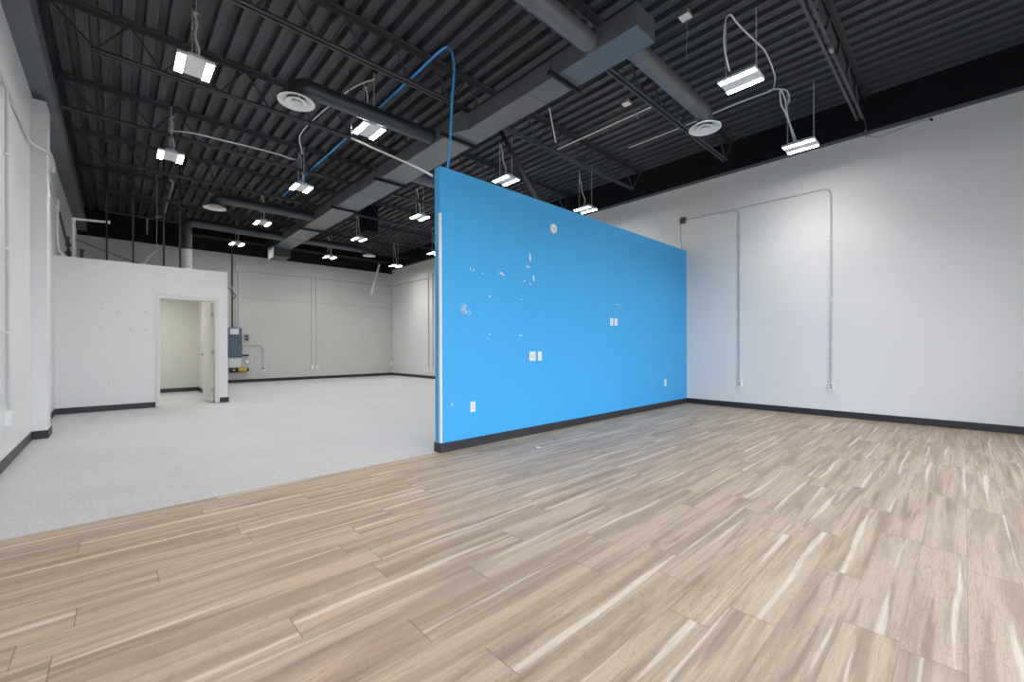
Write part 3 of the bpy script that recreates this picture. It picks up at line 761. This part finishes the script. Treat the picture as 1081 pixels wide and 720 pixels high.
t = thing('corner_conduit', 'thin pale conduit in the far corner of the rear room', 'conduit', (8.5, YK-.03, .5))
b = MB(); b.tube([(8.50, YK-.03, .55), (8.50, YK-.03, 3.74)], .012, 8); part(b, 'conduit', M['conduit'], t, True)
b = MB(); b.box(8.45, 8.545, YK-.05, YK-.0005, .42, .56, .004); part(b, 'outlet_box', M['white'], t)
t = thing('hanging_tube', 'white tube dangling at a slant in front of the rear wall', 'tube', (7.6, 16.0, 3.25))
b = MB(); b.tube([(7.70, 16.0, 4.50), (7.35, 16.0, 3.26)], .042, 12); part(b, 'tube', M['white'], t, True)
b = MB(); b.tube([(7.70, 16.0, 4.5), (7.74, 16.0, 5.02)], .004, 6); part(b, 'wire', M['steel'], t)

# ------------------------------------------------------------------ cables over the partition and under the deck
t = thing('blue_cable', 'bundle of blue data cables rising from the blue partition and running along the deck', 'cable', (2.75, YB+.05, BZ))
for k in range(2):
    o = .014*k
    b = MB(); b.tube(curve([(2.70+o, YB+.06, BZ-.01), (2.73+o, YB+.05, 3.4), (2.765+o, YB+.06, 3.9), (2.79+o, YB+.05, 4.32), (2.78+o, YB+.12, 4.56), (2.775+o, YB+.30, 4.63), (2.775+o, 4.7, 4.625), (2.775+o, 6.8, 4.62), (2.77+o, 8.9, 4.62), (2.77+o, 10.6, 4.62)]), .0075, 7)
    part(b, 'strand', M['blue_cable'], t, True)
t = thing('hanging_cable', 'bright white cable slung from the lamp to the blue partition corner', 'cable', (2.55, YB+.05, 3.04))
b = MB(); b.tube(curve([(2.33, 5.65, 3.98), (2.45, 5.2, 3.72), (2.62, 4.75, 3.46), (2.60, 4.35, 3.24), (2.555, YB+BT+.02, 3.045)]), .012, 8); part(b, 'cable', M['white'], t, True)
b = MB(); b.tube([(2.33, 5.65, 3.98), (2.36, 5.8, 4.6), (2.36, 5.82, 5.02)], .004, 6); part(b, 'drop_wire', M['steel'], t)
t = thing('lamp_feed', 'white cable arching from the lamp above the wood floor toward the long white wall', 'cable', (5.2, 1.85, 4.3))
b = MB(); b.tube(curve([(5.20, 1.85, 4.34), (5.05, 1.85, 4.54), (5.055, 1.85, 4.78), (5.116, 1.85, 4.92), (5.22, 1.84, 5.0), (5.35, 1.83, 4.985), (5.55, 1.80, 4.96), (5.80, 1.77, 4.955), (6.1, 1.75, 4.97), (6.45, 1.78, 5.0), (6.66, 1.8, 4.99), (6.75, 1.8, 4.92), (6.70, 1.8, 4.77), (6.57, 1.8, 4.66)]), .0095, 7); part(b, 'cable', M['cord'], t, True)
b = MB(); b.tube(curve([(6.57, 1.8, 4.66), (6.5, 2.3, 4.63), (6.53, 3.0, 4.62), (6.55, 4.0, 4.63)]), .0085, 7); part(b, 'run', M['cord'], t, True)
t = thing('lamp_cord_bundle', 'bundle of white cords drooping to the lamp beside the long white wall', 'cable', (7.4, 1.8, 4.3))
for pts in ([(6.60, 1.83, 4.69), (6.85, 1.8, 4.80), (7.05, 1.8, 4.86), (7.25, 1.8, 4.80), (7.30, 1.8, 4.68), (7.37, 1.78, 4.52), (7.38, 1.75, 4.35), (7.39, 1.72, 4.207)],
            [(7.0, 1.78, 4.855), (7.25, 1.78, 4.93), (7.38, 1.78, 4.90), (7.36, 1.78, 4.80)],
            [(7.05, 1.82, 4.86), (7.12, 1.82, 4.70), (7.22, 1.80, 4.62), (7.34, 1.76, 4.45), (7.43, 1.70, 4.207)]):
    b = MB(); b.tube(curve(pts), .010, 7); part(b, 'cord', M['cord'], t, True)
t = thing('deck_conduit', 'thin white conduit clipped between two joists under the deck', 'conduit', (5.65, 3.8, 4.62))
b = MB(); b.tube([(5.65, 2.98, 4.615), (5.65, 4.86, 4.615)], .010, 8); part(b, 'conduit', M['cord'], t, True)
b = MB(); b.box(5.63, 5.67, 3.3, 3.34, 4.60, 4.63); b.tube([(5.60, 3.32, 4.60), (5.72, 3.32, 4.56)], .006, 6); part(b, 'clip', M['galv'], t)
for (x, y, lab) in ((5.87, 3.62, 'small galvanised junction box on the deck between the joists ahead of the partition'), (4.83, 2.2, 'small galvanised junction box on the deck beside the near duct end')):
    t = thing('deck_box', lab, 'junction box', (x, y, 4.98))
    b = MB(); b.box(x-.055, x+.055, y-.055, y+.055, 4.975, 5.029, .004); part(b, 'box', M['galv'], t)
    b = MB(); b.box(x-.06, x+.06, y-.06, y+.06, 4.968, 4.975, .002); part(b, 'cover', M['white_metal'], t)
    if x < 5: b = MB(); b.tube(curve([(x+.03, y, 4.968), (x+.05, y, 4.8), (x+.02, y, 4.62), (x+.04, y, 4.5)]), .004, 6); part(b, 'wire', M['grey'], t, True)
t = thing('joist_clamp', 'small pale beam clamp on the joist near the long white wall', 'clamp', (5.98, 1.1, 4.56))
b = MB(); b.box(5.90, 6.0, 1.005, 1.04, 4.505, 4.55, .004); part(b, 'clamp', M['galv'], t)
b = MB(); b.tube(curve([(6.0, 1.02, 4.535), (6.6, 1.012, 4.545), (7.6, 1.012, 4.545), (8.17, 1.01, 4.54), (8.36, 1.01, 4.47), (8.52, 1.02, 4.40)]), .007, 6); part(b, 'cable', M['steel'], t, True)
t = thing('hanging_rod', 'short pale rod dangling from the deck behind the near duct end', 'rod', (4.68, 4.1, 4.1))
b = MB(); b.tube([(4.646, 4.15, 4.66), (4.79, 4.15, 4.20)], .009, 8); part(b, 'rod', M['cord'], t)
b = MB(); b.tube([(4.646, 4.15, 4.66), (4.62, 4.15, 5.02)], .004, 6); part(b, 'wire', M['steel'], t)
t = thing('joist_cable', 'white cable looping along the deck past the lamp in the middle row', 'cable', (2.4, 8.7, 4.6))
b = MB(); b.tube(curve([(.64, 8.9, 4.72), (.9, 8.6, 4.66), (1.3, 8.55, 4.66), (1.75, 8.55, 4.68), (2.2, 8.58, 4.70), (2.42, 8.72, 4.74), (2.54, 8.82, 4.80)]), .012, 7); part(b, 'cable', M['cord'], t, True)
t = thing('duct_cable', 'white cable arching over the dark round duct beside its lamp', 'cable', (2.5, 5.9, 4.7))
b = MB(); b.tube(curve([(2.70, 5.75, 4.98), (2.60, 5.8, 4.93), (2.48, 5.85, 4.84), (2.37, 5.9, 4.74), (2.29, 6.1, 4.66), (2.22, 6.6, 4.64), (2.2, 7.4, 4.63), (2.4, 8.0, 4.66), (2.56, 8.5, 4.80), (2.60, 8.70, 4.92)]), .010, 7); part(b, 'cable', M['cord'], t, True)

for x, y, r, m, lab in ((3.52, 3.33, .03, 'white', 'small scrap of white paper on the wood floor before the blue partition'), (3.97, 3.47, .016, 'dark', 'tiny dark scrap on the wood floor before the blue partition')):
    b = MB(); b.poly([(x-r, y-r*.5, .0005), (x+r*.9, y-r*.7, .0005), (x+r, y+r*.5, .0005), (x-r*.4, y+r*.7, .0005)], (0, 0, .003))
    tag(b.build('floor_scrap', M[m], None, (x, y, 0)), lab, 'scrap')

# ------------------------------------------------------------------ light, sky, camera
def window_portal(x0, x1, z0, z1):
    l = bpy.data.lights.new('window portal', 'AREA'); l.shape = 'RECTANGLE'; l.size = x1-x0; l.size_y = z1-z0
    l.cycles.is_portal = True
    o = bpy.data.objects.new('window_portal', l); C.objects.link(o)
    o.location = ((x0+x1)/2, YFRONT-.2, (z0+z1)/2); o.rotation_euler = (PI/2, 0, 0)     # faces the room
window_portal(-.25, 6.9, .12, 2.95)
W = bpy.data.worlds.new('sky'); SC.world = W; W.use_nodes = True
nt = W.node_tree; N = nt.nodes; L = nt.links; bg = N['Background']
tc = N.new('ShaderNodeTexCoord'); sp = N.new('ShaderNodeSeparateXYZ'); L.new(tc.outputs['Generated'], sp.inputs[0])
r = N.new('ShaderNodeValToRGB'); mp = N.new('ShaderNodeMapRange'); mp.inputs['From Min'].default_value = -1; mp.inputs['From Max'].default_value = 1
L.new(sp.outputs['Z'], mp.inputs['Value']); L.new(mp.outputs['Result'], r.inputs[0])
e = r.color_ramp.elements
e[0].position = 0; e[0].color = (.20, .20, .20, 1)
e[1].position = 1; e[1].color = (.75, .88, 1.15, 1)
q = e.new(.49); q.color = (.24, .24, .24, 1)
q = e.new(.52); q.color = (.95, 1.0, 1.08, 1)
L.new(r.outputs[0], bg.inputs['Color']); bg.inputs['Strength'].default_value = 4.5

l = bpy.data.lights.new('office fill', 'AREA'); l.shape = 'DISK'; l.size = .4; l.energy = 32; l.color = (1, .985, .95)  # added unseen fill light that brightens the office interior
o = bpy.data.objects.new('office_fill', l); C.objects.link(o); o.location = (.3, 12.6, 2.64)

cam = bpy.data.cameras.new('camera'); co = bpy.data.objects.new('camera', cam); C.objects.link(co)
cam.sensor_width = 36; cam.sensor_fit = 'HORIZONTAL'; cam.lens = 36*446.12/1081
cam.shift_y = (367.16-360)/1081; cam.clip_start = .05; cam.clip_end = 200
a = math.radians(46.8991)
ro = math.radians(-.1619)
F = Vector((math.cos(a), math.sin(a), 0)); R0 = Vector((math.sin(a), -math.cos(a), 0)); U1 = Vector((0, 0, 1))
R = R0*math.cos(ro)+U1*math.sin(ro); U = U1*math.cos(ro)-R0*math.sin(ro)
mw = Matrix((R, U, -F)).transposed().to_4x4(); mw.translation = Vector((0, 0, H)); co.matrix_world = mw
SC.camera = co
vs = SC.view_settings
vs.view_transform = 'Standard'; vs.look = 'None'; vs.gamma = 1; vs.use_curve_mapping = False; vs.exposure = .06
SC.cycles.max_bounces = 10; SC.cycles.diffuse_bounces = 6; SC.cycles.sample_clamp_indirect = 6
